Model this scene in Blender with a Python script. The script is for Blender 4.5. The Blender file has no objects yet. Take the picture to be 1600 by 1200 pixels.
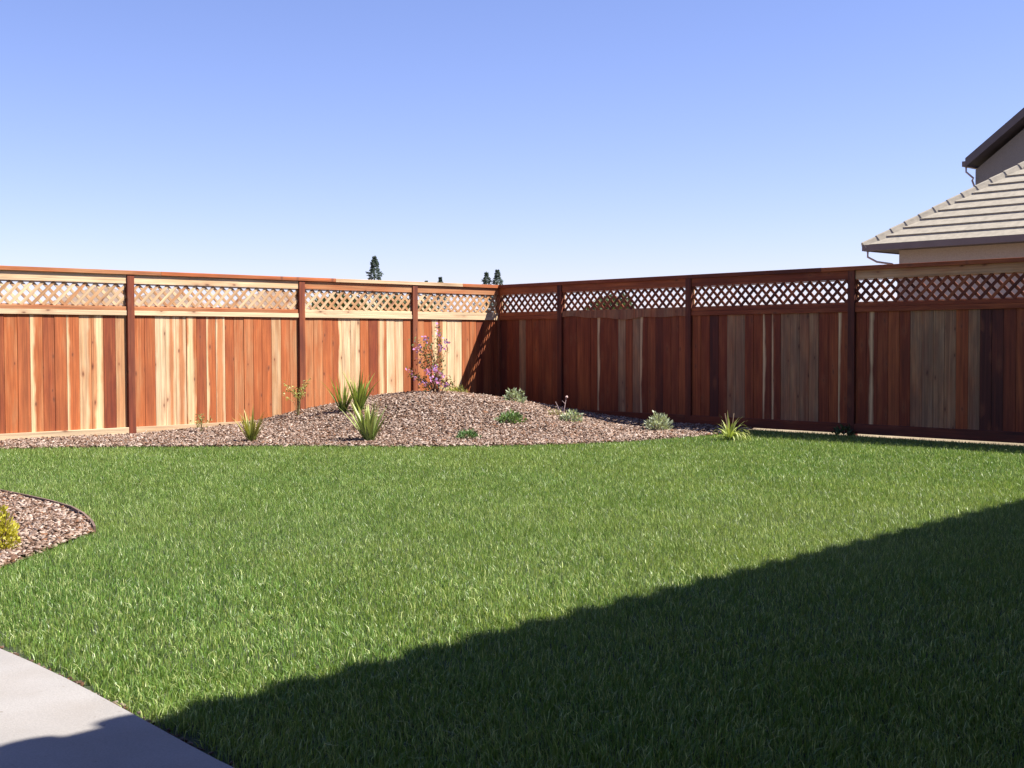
import bpy, bmesh, math, random
import numpy as np
from mathutils import Vector, Matrix

random.seed(7); rng = np.random.default_rng(11)
S = bpy.context.scene
COL = S.collection

# ------------------------------------------------------------------ camera
F = 1950.0                      # focal length in photo pixels (1600 wide)
CAMH = 1.12
PITCH = math.atan(65.0 / F); ROLL = math.radians(-0.2)
cam_d = bpy.data.cameras.new('camera'); cam = bpy.data.objects.new('camera', cam_d)
COL.objects.link(cam)
CM = Matrix.Translation((0, 0, CAMH)) @ Matrix.Rotation(math.pi/2 - PITCH, 4, 'X') @ Matrix.Rotation(ROLL, 4, 'Z')
cam.matrix_world = CM
cam_d.sensor_width = 36.0; cam_d.lens = F / 1600 * 36.0
cam_d.clip_start = 0.05; cam_d.clip_end = 6000
S.camera = cam
S.render.resolution_x, S.render.resolution_y = 1024, 768

# ------------------------------------------------------------------ directions of the yard
A0 = math.radians(43.0)
DR = Vector((-math.sin(A0), math.cos(A0), 0))      # along the right fence, towards the corner
DL = Vector((math.cos(A0), math.sin(A0), 0))       # along the left fence, towards the corner
NR = DL.copy()                                     # away behind the right fence
SUN_T = (DR * 1.2 - NR * 1.0 + Vector((0, 0, -1.97))).normalized()    # travel of the light
to_sun = -SUN_T

# ------------------------------------------------------------------ sky, sun, exposure
W = bpy.data.worlds.new('World'); S.world = W; W.use_nodes = True
nt = W.node_tree; nt.nodes.clear()
sky = nt.nodes.new('ShaderNodeTexSky'); sky.sky_type = 'NISHITA'; sky.sun_disc = False
sky.sun_elevation = math.asin(to_sun.z); sky.sun_rotation = math.atan2(to_sun.x, to_sun.y)
sky.altitude = 0; sky.air_density = 1.0; sky.dust_density = 0.2; sky.ozone_density = 4.0
bg = nt.nodes.new('ShaderNodeBackground'); bg.inputs['Strength'].default_value = 0.057
wo = nt.nodes.new('ShaderNodeOutputWorld')
wb = nt.nodes.new('ShaderNodeMix'); wb.data_type = 'RGBA'; wb.blend_type = 'MULTIPLY'; wb.inputs[0].default_value = 1.0
wb.inputs[7].default_value = (1.16, 1.0, 1.27, 1)          # the camera's cool white balance
nt.links.new(sky.outputs[0], wb.inputs[6]); nt.links.new(wb.outputs[2], bg.inputs['Color']); nt.links.new(bg.outputs[0], wo.inputs['Surface'])
sun_d = bpy.data.lights.new('sun', 'SUN'); sun_d.energy = 5.0; sun_d.angle = math.radians(0.53)
sun_d.color = (1.0, 0.95, 0.87)
sun = bpy.data.objects.new('sun', sun_d); COL.objects.link(sun)
sun.rotation_euler = SUN_T.to_track_quat('-Z', 'Y').to_euler(); sun.location = (6, -4, 12)
vs = S.view_settings; vs.view_transform = 'Standard'; vs.look = 'None'; vs.gamma = 1.0
vs.use_curve_mapping = False; vs.exposure = 1.40

# ------------------------------------------------------------------ pixel helpers
R3 = CM.to_3x3()
def ray(px, py): return R3 @ Vector(((px-800)/F, (600-py)/F, -1))
def ground(px, py, z=0.0):
    v = ray(px, py); t = (z-CAMH)/v.z; return Vector((v.x*t, v.y*t, z))
def on_plane(px, py, n, d):               # vertical plane n.p = d
    v = ray(px, py); t = d/(v.x*n.x+v.y*n.y); return Vector((v.x*t, v.y*t, CAMH+v.z*t))
def px_at(px, py, Y):                     # point of the pixel's ray at depth Y
    v = ray(px, py); t = Y/v.y; return Vector((v.x*t, Y, CAMH+v.z*t))

# fence lines, from the 2.44 m bays of the right fence
_p1 = Vector((4.018, 14.73, 0)); CORNER = Vector((-0.197, 19.25, 0))
D_RIGHT = CORNER.dot(NR); D_LEFT = CORNER.dot(DR)
def t_right(px): p = on_plane(px, 540, NR, D_RIGHT); return (CORNER-p).dot(DR)   # metres from the corner
def t_left(px): p = on_plane(px, 540, DR, D_LEFT); return (CORNER-p).dot(DL)

# ------------------------------------------------------------------ object helpers
def tag(o, label=None, cat=None, group=None, kind=None):
    if label: o['label'] = label
    if cat: o['category'] = cat
    if group: o['group'] = group
    if kind: o['kind'] = kind
    return o
def empty(name, loc=(0,0,0), rz=0.0):
    o = bpy.data.objects.new(name, None); COL.objects.link(o)
    o.location = loc; o.rotation_euler = (0, 0, rz); o.empty_display_size = 0.2
    return o
def mesh_obj(name, verts, faces, mat, parent=None, smooth=False):
    me = bpy.data.meshes.new(name); me.from_pydata([tuple(v) for v in verts], [], faces); me.update()
    if mat: me.materials.append(mat)
    if smooth: me.polygons.foreach_set('use_smooth', [True]*len(me.polygons))
    o = bpy.data.objects.new(name, me); COL.objects.link(o)
    if parent: o.parent = parent
    return o
def link_mesh(name, me, parent=None):
    o = bpy.data.objects.new(name, me); COL.objects.link(o)
    if parent: o.parent = parent
    return o
def np_mesh(name, V, T, mat, col=None):
    """big triangle mesh straight from arrays"""
    me = bpy.data.meshes.new(name)
    me.vertices.add(len(V)); me.vertices.foreach_set('co', V.astype(np.float32).ravel())
    n = len(T); me.loops.add(n*3); me.loops.foreach_set('vertex_index', T.astype(np.int32).ravel())
    me.polygons.add(n); me.polygons.foreach_set('loop_start', np.arange(0, n*3, 3, dtype=np.int32))
    me.update(calc_edges=True)
    if col is not None:
        at = me.attributes.new('tint', 'FLOAT_COLOR', 'POINT'); at.data.foreach_set('color', col.astype(np.float32).ravel())
    me.materials.append(mat)
    o = bpy.data.objects.new(name, me); COL.objects.link(o); return o

class MB:
    def __init__(s): s.v = []; s.f = []
    def box(s, c, d, M=None):
        b = len(s.v); x, y, z = d[0]/2, d[1]/2, d[2]/2
        for sx, sy, sz in ((-1,-1,-1),(1,-1,-1),(1,1,-1),(-1,1,-1),(-1,-1,1),(1,-1,1),(1,1,1),(-1,1,1)):
            p = Vector((sx*x, sy*y, sz*z)); p = (M @ p) if M else p
            s.v.append(p + Vector(c))
        for f in ((0,3,2,1),(4,5,6,7),(0,1,5,4),(1,2,6,5),(2,3,7,6),(3,0,4,7)): s.f.append(tuple(b+i for i in f))
    def hexa(s, pts):
        b = len(s.v); s.v += [Vector(p) for p in pts]
        for f in ((0,3,2,1),(4,5,6,7),(0,1,5,4),(1,2,6,5),(2,3,7,6),(3,0,4,7)): s.f.append(tuple(b+i for i in f))
    def quad(s, a, b_, c, d):
        b = len(s.v); s.v += [Vector(a), Vector(b_), Vector(c), Vector(d)]; s.f.append((b, b+1, b+2, b+3))
    def tri(s, a, b_, c):
        b = len(s.v); s.v += [Vector(a), Vector(b_), Vector(c)]; s.f.append((b, b+1, b+2))
    def tube(s, pts, rad, n=6):
        b = len(s.v); pts = [Vector(p) for p in pts]
        rad = rad if isinstance(rad, (list, tuple)) else [rad]*len(pts)
        for i, p in enumerate(pts):
            d = (pts[min(i+1, len(pts)-1)] - pts[max(i-1, 0)]).normalized()
            a = d.cross(Vector((0.31, 0.17, 0.93)))
            if a.length < 1e-3: a = d.cross(Vector((1, 0, 0)))
            a.normalize(); c = d.cross(a)
            for k in range(n):
                th = 2*math.pi*k/n; s.v.append(p + (a*math.cos(th)+c*math.sin(th))*rad[i])
        for i in range(len(pts)-1):
            for k in range(n):
                s.f.append((b+i*n+k, b+i*n+(k+1)%n, b+(i+1)*n+(k+1)%n, b+(i+1)*n+k))
        s.f.append(tuple(b+k for k in range(n))[::-1]); s.f.append(tuple(b+(len(pts)-1)*n+k for k in range(n)))
    def build(s, name, mat, parent=None, smooth=False): return mesh_obj(name, s.v, s.f, mat, parent, smooth)

_beams = {}
def beam_mesh(w, t, L, mat, ch=0.003):
    """timber along local z: w across x, t across y, chamfered long edges"""
    key = (round(w, 3), round(t, 3), round(L, 3), mat.name)
    if key in _beams: return _beams[key]
    x, y = w/2, t/2; c = min(ch, t/4, w/4)
    prof = [(-x+c,-y),(x-c,-y),(x,-y+c),(x,y-c),(x-c,y),(-x+c,y),(-x,y-c),(-x,-y+c)]
    v = [(a, b, 0) for a, b in prof] + [(a, b, L) for a, b in prof]
    f = [tuple(range(8))[::-1], tuple(range(8, 16))] + [(i, (i+1) % 8, 8+(i+1) % 8, 8+i) for i in range(8)]
    me = bpy.data.meshes.new('timber'); me.from_pydata(v, [], f); me.materials.append(mat); me.update()
    _beams[key] = me; return me
def beam(name, parent, p0, p1, w, t, mat, face=(0,1,0), tone=None):
    """a timber from p0 to p1; its broad side faces `face`"""
    p0, p1 = Vector(p0), Vector(p1); d = p1-p0; L = d.length; z = d.normalized()
    y = Vector(face); y = (y - z*y.dot(z)).normalized(); x = y.cross(z)
    o = link_mesh(name, beam_mesh(w, t, L, mat), parent)
    M = Matrix((x, y, z)).transposed().to_4x4(); M.translation = p0
    o.matrix_local = M
    if tone: o.color = tone
    return o

# ------------------------------------------------------------------ materials
def mat_new(name):
    m = bpy.data.materials.new(name); m.use_nodes = True
    n = m.node_tree.nodes; return m, n, m.node_tree.links, n['Principled BSDF']
def N(nodes, typ, **kw):
    n = nodes.new(typ)
    for k, v in kw.items(): setattr(n, k, v)
    return n
def ramp(nodes, stops, interp='LINEAR'):
    r = nodes.new('ShaderNodeValToRGB'); r.color_ramp.interpolation = interp
    e = r.color_ramp.elements
    while len(e) < len(stops): e.new(0.5)
    for el, (p, c) in zip(e, stops): el.position = p; el.color = c if len(c) == 4 else (*c, 1)
    return r
def math_n(nodes, links, op, a, b=None, c=None, clamp=False):
    m = nodes.new('ShaderNodeMath'); m.operation = op; m.use_clamp = clamp
    for i, v in enumerate((a, b, c)):
        if v is None: continue
        if isinstance(v, (int, float)): m.inputs[i].default_value = v
        else: links.new(v, m.inputs[i])
    return m.outputs[0]
def mix_c(nodes, links, fac, a, b, mode='MIX'):
    m = nodes.new('ShaderNodeMix'); m.data_type = 'RGBA'; m.blend_type = mode
    if isinstance(fac, (int, float)): m.inputs[0].default_value = fac
    else: links.new(fac, m.inputs[0])
    for i, v in ((6, a), (7, b)):
        if isinstance(v, tuple): m.inputs[i].default_value = v if len(v) == 4 else (*v, 1)
        else: links.new(v, m.inputs[i])
    return m.outputs[2]

def plain(name, col, rough=0.8, noise=0.12, scale=8.0, bump=0.0, metallic=0.0):
    m, n, l, b = mat_new(name)
    tc = N(n, 'ShaderNodeTexCoord'); tx = N(n, 'ShaderNodeTexNoise'); tx.inputs['Scale'].default_value = scale
    tx.inputs['Detail'].default_value = 6; l.new(tc.outputs['Object'], tx.inputs['Vector'])
    lo = tuple(c*(1-noise) for c in col); hi = tuple(min(1, c*(1+noise)) for c in col)
    r = ramp(n, [(0.3, lo), (0.7, hi)]); l.new(tx.outputs[0], r.inputs[0]); l.new(r.outputs[0], b.inputs['Base Color'])
    b.inputs['Roughness'].default_value = rough; b.inputs['Metallic'].default_value = metallic
    if bump:
        bp = N(n, 'ShaderNodeBump'); bp.inputs['Strength'].default_value = bump; bp.inputs['Distance'].default_value = 0.01
        l.new(tx.outputs[0], bp.inputs['Height']); l.new(bp.outputs[0], b.inputs['Normal'])
    return m

def wood_material():
    """redwood; object colour: r tone of the heartwood, g how much pale sapwood, b where across the board it runs"""
    m, n, l, b = mat_new('redwood')
    oi = N(n, 'ShaderNodeObjectInfo'); tc = N(n, 'ShaderNodeTexCoord')
    sep = N(n, 'ShaderNodeSeparateColor'); l.new(oi.outputs['Color'], sep.inputs[0])
    xyz = N(n, 'ShaderNodeSeparateXYZ'); l.new(tc.outputs['Object'], xyz.inputs[0])
    seed = math_n(n, l, 'MULTIPLY', oi.outputs['Random'], 137.0)
    def vec(sx, sy, sz, off=0.0):
        c = N(n, 'ShaderNodeCombineXYZ')
        l.new(math_n(n, l, 'MULTIPLY_ADD', xyz.outputs[0], sx, seed), c.inputs[0])
        l.new(math_n(n, l, 'MULTIPLY_ADD', xyz.outputs[1], sy, off), c.inputs[1])
        l.new(math_n(n, l, 'MULTIPLY', xyz.outputs[2], sz), c.inputs[2]); return c.outputs[0]
    def noise(v, det=3, rough=0.55, dist=0.0):
        t = N(n, 'ShaderNodeTexNoise'); t.inputs['Scale'].default_value = 1.0; t.inputs['Detail'].default_value = det
        t.inputs['Roughness'].default_value = rough; t.inputs['Distortion'].default_value = dist
        l.new(v, t.inputs['Vector']); return t.outputs[0]
    heart = ramp(n, [(0.0, (0.075, 0.018, 0.013)), (0.25, (0.20, 0.040, 0.013)), (0.5, (0.395, 0.110, 0.031)),
                     (0.75, (0.46, 0.25, 0.115)), (1.0, (0.66, 0.48, 0.29))])
    blotch = noise(vec(9, 9, 1.3), 4, 0.6)
    tone = math_n(n, l, 'ADD', sep.outputs[0], math_n(n, l, 'MULTIPLY', math_n(n, l, 'SUBTRACT', blotch, 0.5), 0.55), clamp=True)
    l.new(tone, heart.inputs[0])
    # pale sapwood streak with a flame shaped edge
    wob = noise(vec(4, 4, 1.1, 5.0), 4, 0.6)
    u = math_n(n, l, 'MULTIPLY_ADD', xyz.outputs[0], 7.0, 0.5)                      # 0..1 across a 14 cm board
    dist = math_n(n, l, 'ABSOLUTE', math_n(n, l, 'SUBTRACT', u, sep.outputs[2]))
    reach = math_n(n, l, 'MULTIPLY', sep.outputs[1], math_n(n, l, 'MULTIPLY_ADD', wob, 3.4, -0.75))
    sap = math_n(n, l, 'MULTIPLY_ADD', math_n(n, l, 'SUBTRACT', reach, dist), 5.0, 0.5, clamp=True)
    sap = math_n(n, l, 'MULTIPLY', sap, math_n(n, l, 'GREATER_THAN', sep.outputs[1], 0.02))
    pale_board = math_n(n, l, 'GREATER_THAN', sep.outputs[0], 0.66)
    c = mix_c(n, l, sap, heart.outputs[0], mix_c(n, l, pale_board, (0.66, 0.46, 0.25), (0.46, 0.19, 0.075)))
    # grain
    g = noise(vec(110, 60, 2.2, 2.0), 3, 0.6, 0.4)
    g2 = noise(vec(32, 20, 0.8, 9.0), 2, 0.5, 0.8)
    gr = ramp(n, [(0.25, (0.66,)*3), (0.75, (1.16,)*3)]); l.new(g, gr.inputs[0])
    gr2 = ramp(n, [(0.3, (0.72,)*3), (0.7, (1.12,)*3)]); l.new(g2, gr2.inputs[0])
    c = mix_c(n, l, 1.0, c, gr.outputs[0], 'MULTIPLY'); c = mix_c(n, l, 1.0, c, gr2.outputs[0], 'MULTIPLY')
    # knots
    vo = N(n, 'ShaderNodeTexVoronoi'); vo.feature = 'F1'; vo.inputs['Scale'].default_value = 1.0
    vo.voronoi_dimensions = '2D'; kv = N(n, 'ShaderNodeCombineXYZ')
    l.new(math_n(n, l, 'MULTIPLY_ADD', xyz.outputs[0], 8.0, seed), kv.inputs[0])
    l.new(math_n(n, l, 'MULTIPLY_ADD', xyz.outputs[2], 3.4, math_n(n, l, 'MULTIPLY', wob, 0.5)), kv.inputs[1]); l.new(kv.outputs[0], vo.inputs['Vector'])
    sc = N(n, 'ShaderNodeSeparateColor'); l.new(vo.outputs['Color'], sc.inputs[0])
    pick = math_n(n, l, 'GREATER_THAN', sc.outputs[0], 0.74)
    kn = math_n(n, l, 'MULTIPLY_ADD', vo.outputs['Distance'], math_n(n, l, 'MULTIPLY_ADD', sc.outputs[1], 8.0, -14.0), 1.15, clamp=True)
    kn = math_n(n, l, 'MULTIPLY', math_n(n, l, 'MULTIPLY', kn, pick), 0.85)
    halo = math_n(n, l, 'MULTIPLY', math_n(n, l, 'MULTIPLY', math_n(n, l, 'MULTIPLY_ADD', vo.outputs['Distance'], -2.6, 1.0, clamp=True), pick), 0.45)
    c = mix_c(n, l, halo, c, (0.26, 0.085, 0.035))
    c = mix_c(n, l, kn, c, (0.09, 0.028, 0.014))
    # weathering (object alpha): duller, greyer timber, in patches; also shade painted into right-fence boards
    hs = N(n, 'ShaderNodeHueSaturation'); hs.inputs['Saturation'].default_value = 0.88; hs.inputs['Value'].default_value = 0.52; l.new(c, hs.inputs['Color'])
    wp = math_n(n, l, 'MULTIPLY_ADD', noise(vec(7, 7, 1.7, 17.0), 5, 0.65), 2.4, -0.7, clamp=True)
    wea_shade = math_n(n, l, 'MULTIPLY', math_n(n, l, 'SUBTRACT', 1.0, oi.outputs['Alpha']), math_n(n, l, 'MULTIPLY_ADD', wp, 1.2, 0.4), clamp=True)
    c = mix_c(n, l, wea_shade, c, hs.outputs[0])
    l.new(c, b.inputs['Base Color']); b.inputs['Roughness'].default_value = 0.72
    b.inputs['Specular IOR Level'].default_value = 0.3
    bp = N(n, 'ShaderNodeBump'); bp.inputs['Strength'].default_value = 0.35; bp.inputs['Distance'].default_value = 0.002
    l.new(g, bp.inputs['Height']); l.new(bp.outputs[0], b.inputs['Normal'])
    return m
WOOD = wood_material()

def tint_material(name, rough=0.6, transl=0.0, spec=0.4, tcol=(1,1,1)):
    """colour from the 'tint' attribute of each blade, chip or leaf"""
    m, n, l, b = mat_new(name)
    at = N(n, 'ShaderNodeAttribute', attribute_name='tint')
    l.new(at.outputs['Color'], b.inputs['Base Color']); b.inputs['Roughness'].default_value = rough
    b.inputs['Specular IOR Level'].default_value = spec
    if transl:
        tr = N(n, 'ShaderNodeBsdfTranslucent'); mx = N(n, 'ShaderNodeMixShader'); mx.inputs[0].default_value = transl
        l.new(mix_c(n, l, 1.0, at.outputs['Color'], tcol, 'MULTIPLY'), tr.inputs['Color'])
        l.new(b.outputs[0], mx.inputs[1]); l.new(tr.outputs[0], mx.inputs[2])
        l.new(mx.outputs[0], n['Material Output'].inputs['Surface'])
    return m
GRASS = tint_material('grass_blade', 0.42, 0.32, 0.5, (1.15, 1.1, 0.6))
LEAF = tint_material('leaf', 0.5, 0.28, 0.4, (1.1, 1.1, 0.6))
CHIP = tint_material('bark_chip', 0.85, 0.0, 0.25)

def soil_material(name, lo, mid, hi, scale=35):
    m, n, l, b = mat_new(name)
    tc = N(n, 'ShaderNodeTexCoord'); tx = N(n, 'ShaderNodeTexNoise'); tx.inputs['Scale'].default_value = scale
    tx.inputs['Detail'].default_value = 8; tx.inputs['Roughness'].default_value = 0.7; l.new(tc.outputs['Object'], tx.inputs['Vector'])
    r = ramp(n, [(0.3, lo), (0.5, mid), (0.72, hi)]); l.new(tx.outputs[0], r.inputs[0]); l.new(r.outputs[0], b.inputs['Base Color'])
    b.inputs['Roughness'].default_value = 0.95
    bp = N(n, 'ShaderNodeBump'); bp.inputs['Strength'].default_value = 0.7; bp.inputs['Distance'].default_value = 0.02
    l.new(tx.outputs[0], bp.inputs['Height']); l.new(bp.outputs[0], b.inputs['Normal']); return m
SOIL = soil_material('soil', (0.07, 0.045, 0.03), (0.14, 0.095, 0.065), (0.24, 0.17, 0.12))
FIELD = soil_material('dry_field', (0.14, 0.11, 0.06), (0.22, 0.17, 0.10), (0.30, 0.24, 0.15), 0.6)
THATCH = soil_material('thatch', (0.02, 0.028, 0.010), (0.035, 0.05, 0.016), (0.06, 0.08, 0.03), 60)
BARK_BASE = soil_material('bark_mulch_base', (0.05, 0.028, 0.02), (0.13, 0.078, 0.056), (0.26, 0.17, 0.13), 45)

def concrete_material():
    m, n, l, b = mat_new('broomed_concrete')
    tc = N(n, 'ShaderNodeTexCoord')
    def nz(s, d=5):
        t = N(n, 'ShaderNodeTexNoise'); t.inputs['Scale'].default_value = s; t.inputs['Detail'].default_value = d
        l.new(tc.outputs['Object'], t.inputs['Vector']); return t.outputs[0]
    r = ramp(n, [(0.3, (0.225, 0.210, 0.195)), (0.7, (0.28, 0.262, 0.245))]); l.new(nz(1.6, 6), r.inputs[0])
    r2 = ramp(n, [(0.3, (0.86,)*3), (0.7, (1.06,)*3)]); fine = nz(190, 3); l.new(fine, r2.inputs[0])
    c = mix_c(n, l, 1.0, r.outputs[0], r2.outputs[0], 'MULTIPLY')
    r3 = ramp(n, [(0.42, (1, 1, 1)), (0.66, (0.80, 0.74, 0.66))]); l.new(nz(3.3, 8), r3.inputs[0])
    c = mix_c(n, l, 0.35, c, r3.outputs[0], 'MULTIPLY')
    r4 = ramp(n, [(0.70, (1, 1, 1)), (0.78, (0.62, 0.55, 0.48))]); l.new(nz(38, 2), r4.inputs[0])
    c = mix_c(n, l, 0.7, c, r4.outputs[0], 'MULTIPLY')
    l.new(c, b.inputs['Base Color']); b.inputs['Roughness'].default_value = 0.85
    bp = N(n, 'ShaderNodeBump'); bp.inputs['Strength'].default_value = 0.3; bp.inputs['Distance'].default_value = 0.003
    l.new(fine, bp.inputs['Height']); l.new(bp.outputs[0], b.inputs['Normal']); return m
CONC = concrete_material()
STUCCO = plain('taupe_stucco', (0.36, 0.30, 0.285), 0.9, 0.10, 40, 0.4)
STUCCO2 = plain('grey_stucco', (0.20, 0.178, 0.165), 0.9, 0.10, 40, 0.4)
FASCIA = plain('dark_brown_paint', (0.085, 0.065, 0.07), 0.6, 0.1, 5)
GUTTER = plain('gutter_paint', (0.12, 0.085, 0.085), 0.5, 0.1, 5)
CREAM = plain('cream_stucco', (0.58, 0.50, 0.41), 0.9, 0.08, 40, 0.4)
PIPE = plain('downspout_paint', (0.36, 0.28, 0.30), 0.5, 0.1, 5)
TILE = plain('concrete_roof_tile', (0.31, 0.272, 0.208), 0.85, 0.16, 9, 0.3)
TILEDARK = plain('brown_roof_tile', (0.20, 0.14, 0.10), 0.85, 0.2, 3, 0.3)
EDGING_M = plain('bender_board', (0.14, 0.09, 0.065), 0.8, 0.3, 6)
GLASS = plain('window_glass', (0.04, 0.05, 0.06), 0.1, 0.1, 2)
TRIM = plain('white_trim', (0.7, 0.68, 0.65), 0.6, 0.05, 5)
STEM = plain('plant_stem', (0.20, 0.13, 0.08), 0.8, 0.2, 20)
TRUNK = plain('tree_bark', (0.10, 0.07, 0.05), 0.9, 0.3, 6)

# ================================================================== the setting
# ground to the horizon
g = mesh_obj('ground', [(-2500,-2500,-0.06),(2500,-2500,-0.06),(2500,2500,-0.06),(-2500,2500,-0.06)], [(0,1,2,3)], FIELD)
tag(g, kind='structure')
# the yard soil, lawn thatch
FARL = CORNER - DL*14; FARR = CORNER - DR*20
yard = [CORNER, FARL, FARL - DR*19, FARR - DL*14, FARR]
lw = mesh_obj('lawn', [(p.x, p.y, 0.0) for p in yard], [tuple(range(5))], THATCH); tag(lw, kind='structure')

# bark bed in the corner: its front edge follows the lawn
edge_px = [(-420, 722), (-200, 708), (0, 700.5), (100, 698.5), (200, 697), (300, 696.5), (400, 696), (500, 696), (600, 696.5), (700, 696.5),
           (800, 695), (900, 692.5), (1000, 687.5), (1050, 683.5), (1085, 680.5), (1115, 678)]
bed_edge = [ground(x, y, 0.02) for x, y in edge_px]
# outline in (x,y): along the front edge, then behind the fences
bed_poly = [(p.x, p.y) for p in bed_edge]
e1 = on_plane(1175, 680, NR, D_RIGHT); back = CORNER + DR*0.12 + NR*0.12
pl = bed_edge[0] + DR*1.2
pend = CORNER + DR*0.12 - DL*((CORNER-bed_edge[0]).dot(DL))
bed_poly += [(e1.x+NR.x*0.12, e1.y+NR.y*0.12), (back.x, back.y), (pend.x, pend.y)]
# tongue of the small bed on the left
tip_px = [(-420, 690), (-250, 722), (-120, 746), (0, 770), (40, 778), (80, 787), (112, 796), (130, 806), (141, 817), (146, 825), (140, 832),
          (112, 843), (60, 862), (0, 886), (-120, 945), (-300, 1030)]
tip = [ground(x, y, 0.02) for x, y in tip_px[1:]]
tip_poly = [(p.x, p.y) for p in tip] + [(tip[-1].x-3.0, tip[-1].y+0.5), (tip[0].x-2.5, tip[0].y)]
# patio slab
pat_px = [(-500, 815), (-250, 905), (0, 1013), (50, 1034.5), (100, 1058), (150, 1084), (200, 1111), (250, 1138.5), (300, 1166), (340, 1187), (375, 1204)]
pat = [ground(x, y, 0.03) for x, y in pat_px]
pat_poly = [(p.x, p.y) for p in pat] + [(pat[-1].x+0.8, pat[-1].y-1.1), (0.9, -2.2), (-7, -2.2), (pat[0].x-1, pat[0].y)]

def inside(px, py, poly):
    c = np.zeros(px.shape, bool); n = len(poly); j = n-1
    for i in range(n):
        xi, yi = poly[i]; xj, yj = poly[j]
        k = ((yi > py) != (yj > py)) & (px < (xj-xi)*(py-yi)/((yj-yi) if yj != yi else 1e-9)+xi)
        c ^= k; j = i
    return c
def dist_poly(px, py, poly):
    d = np.full(px.shape, 1e9); n = len(poly)
    for i in range(n):
        ax, ay = poly[i]; bx, by = poly[(i+1) % n]; dx, dy = bx-ax, by-ay
        t = np.clip(((px-ax)*dx+(py-ay)*dy)/(dx*dx+dy*dy+1e-12), 0, 1)
        d = np.minimum(d, np.hypot(px-ax-t*dx, py-ay-t*dy))
    return d
def wob(x, y, s, k=0):
    return (np.sin(x*s*1.7+k+1.3*np.sin(y*s*0.9+k))+np.sin(y*s*2.1-k*1.7+1.1*np.sin(x*s*1.3+2*k))+np.sin((x+y)*s*1.1+3*k))/3

MC = (-1.10, 17.25)
def mound(x, y):
    """height of the bark mound (without the fall-off at its front edge)"""
    x = np.asarray(x, float); y = np.asarray(y, float)
    # along the left fence direction and across it
    dx = x-MC[0]; dy = y-MC[1]
    sx = np.where(dx < 0, 1.95, 1.82)
    r = np.sqrt((dx/sx)**2+(dy/1.95)**2)
    h = 0.39*np.exp(-(r**2.3)*0.95)
    return h + 0.016*wob(x, y, 2.6) + 0.008
def bed_height(x, y):
    d = dist_poly(np.asarray(x, float), np.asarray(y, float), front_line)
    return 0.015 + mound(x, y)*np.clip(d/1.1, 0, 1)**0.8
class _open(list): pass
def dist_line(px, py, line):
    d = np.full(np.shape(px), 1e9)
    for i in range(len(line)-1):
        ax, ay = line[i]; bx, by = line[i+1]; dx, dy = bx-ax, by-ay
        t = np.clip(((px-ax)*dx+(py-ay)*dy)/(dx*dx+dy*dy+1e-12), 0, 1)
        d = np.minimum(d, np.hypot(px-ax-t*dx, py-ay-t*dy))
    return d
front_line = [(p.x, p.y) for p in bed_edge]
def bed_height(x, y):
    x = np.asarray(x, float); y = np.asarray(y, float)
    return 0.012 + mound(x, y)*np.clip(dist_line(x, y, front_line)/1.2, 0, 1)**0.85
def bz(x, y): return float(bed_height(np.array([x]), np.array([y]))[0])

def sheet_from_poly(name, poly, hfun, mat, step):
    bm = bmesh.new(); bm.faces.new([bm.verts.new((x, y, 0)) for x, y in poly])
    xs = [p[0] for p in poly]; ys = [p[1] for p in poly]
    for ax, lo, hi in ((0, min(xs), max(xs)), (1, min(ys), max(ys))):
        q = lo+step
        while q < hi:
            no = (1, 0, 0) if ax == 0 else (0, 1, 0); co = (q, 0, 0) if ax == 0 else (0, q, 0)
            bmesh.ops.bisect_plane(bm, geom=bm.verts[:]+bm.edges[:]+bm.faces[:], plane_co=co, plane_no=no); q += step
    V = np.array([v.co[:2] for v in bm.verts]); H = hfun(V[:, 0], V[:, 1])
    for v, h in zip(bm.verts, H): v.co.z = h
    bmesh.ops.triangulate(bm, faces=bm.faces[:]); bmesh.ops.recalc_face_normals(bm, faces=bm.faces[:])
    me = bpy.data.meshes.new(name); bm.to_mesh(me); bm.free(); me.materials.append(mat)
    me.polygons.foreach_set('use_smooth', [True]*len(me.polygons))
    return link_mesh(name, me)
tag(sheet_from_poly('planting_bed', bed_poly, bed_height, BARK_BASE, 0.16), kind='structure')
tag(sheet_from_poly('side_planting_bed', tip_poly, lambda x, y: 0.012+0.012*wob(x, y, 4), BARK_BASE, 0.25), kind='structure')

# patio: a slab with a rounded edge
def slab(name, poly, z0, z1, mat):
    bm = bmesh.new(); f = bm.faces.new([bm.verts.new((x, y, z1)) for x, y in poly])
    if f.normal.z < 0: f.normal_flip()
    f.normal_update()
    edges = [e for e in bm.edges if e.is_boundary]
    ex = bmesh.ops.extrude_edge_only(bm, edges=edges)
    for v in [q for q in ex['geom'] if isinstance(q, bmesh.types.BMVert)]: v.co.z = z0
    bmesh.ops.recalc_face_normals(bm, faces=bm.faces[:]); bmesh.ops.triangulate(bm, faces=bm.faces[:])
    me = bpy.data.meshes.new(name); bm.to_mesh(me); bm.free(); me.materials.append(mat); return link_mesh(name, me)
tag(slab('patio', pat_poly, -0.05, 0.03, CONC), kind='structure')

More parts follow.
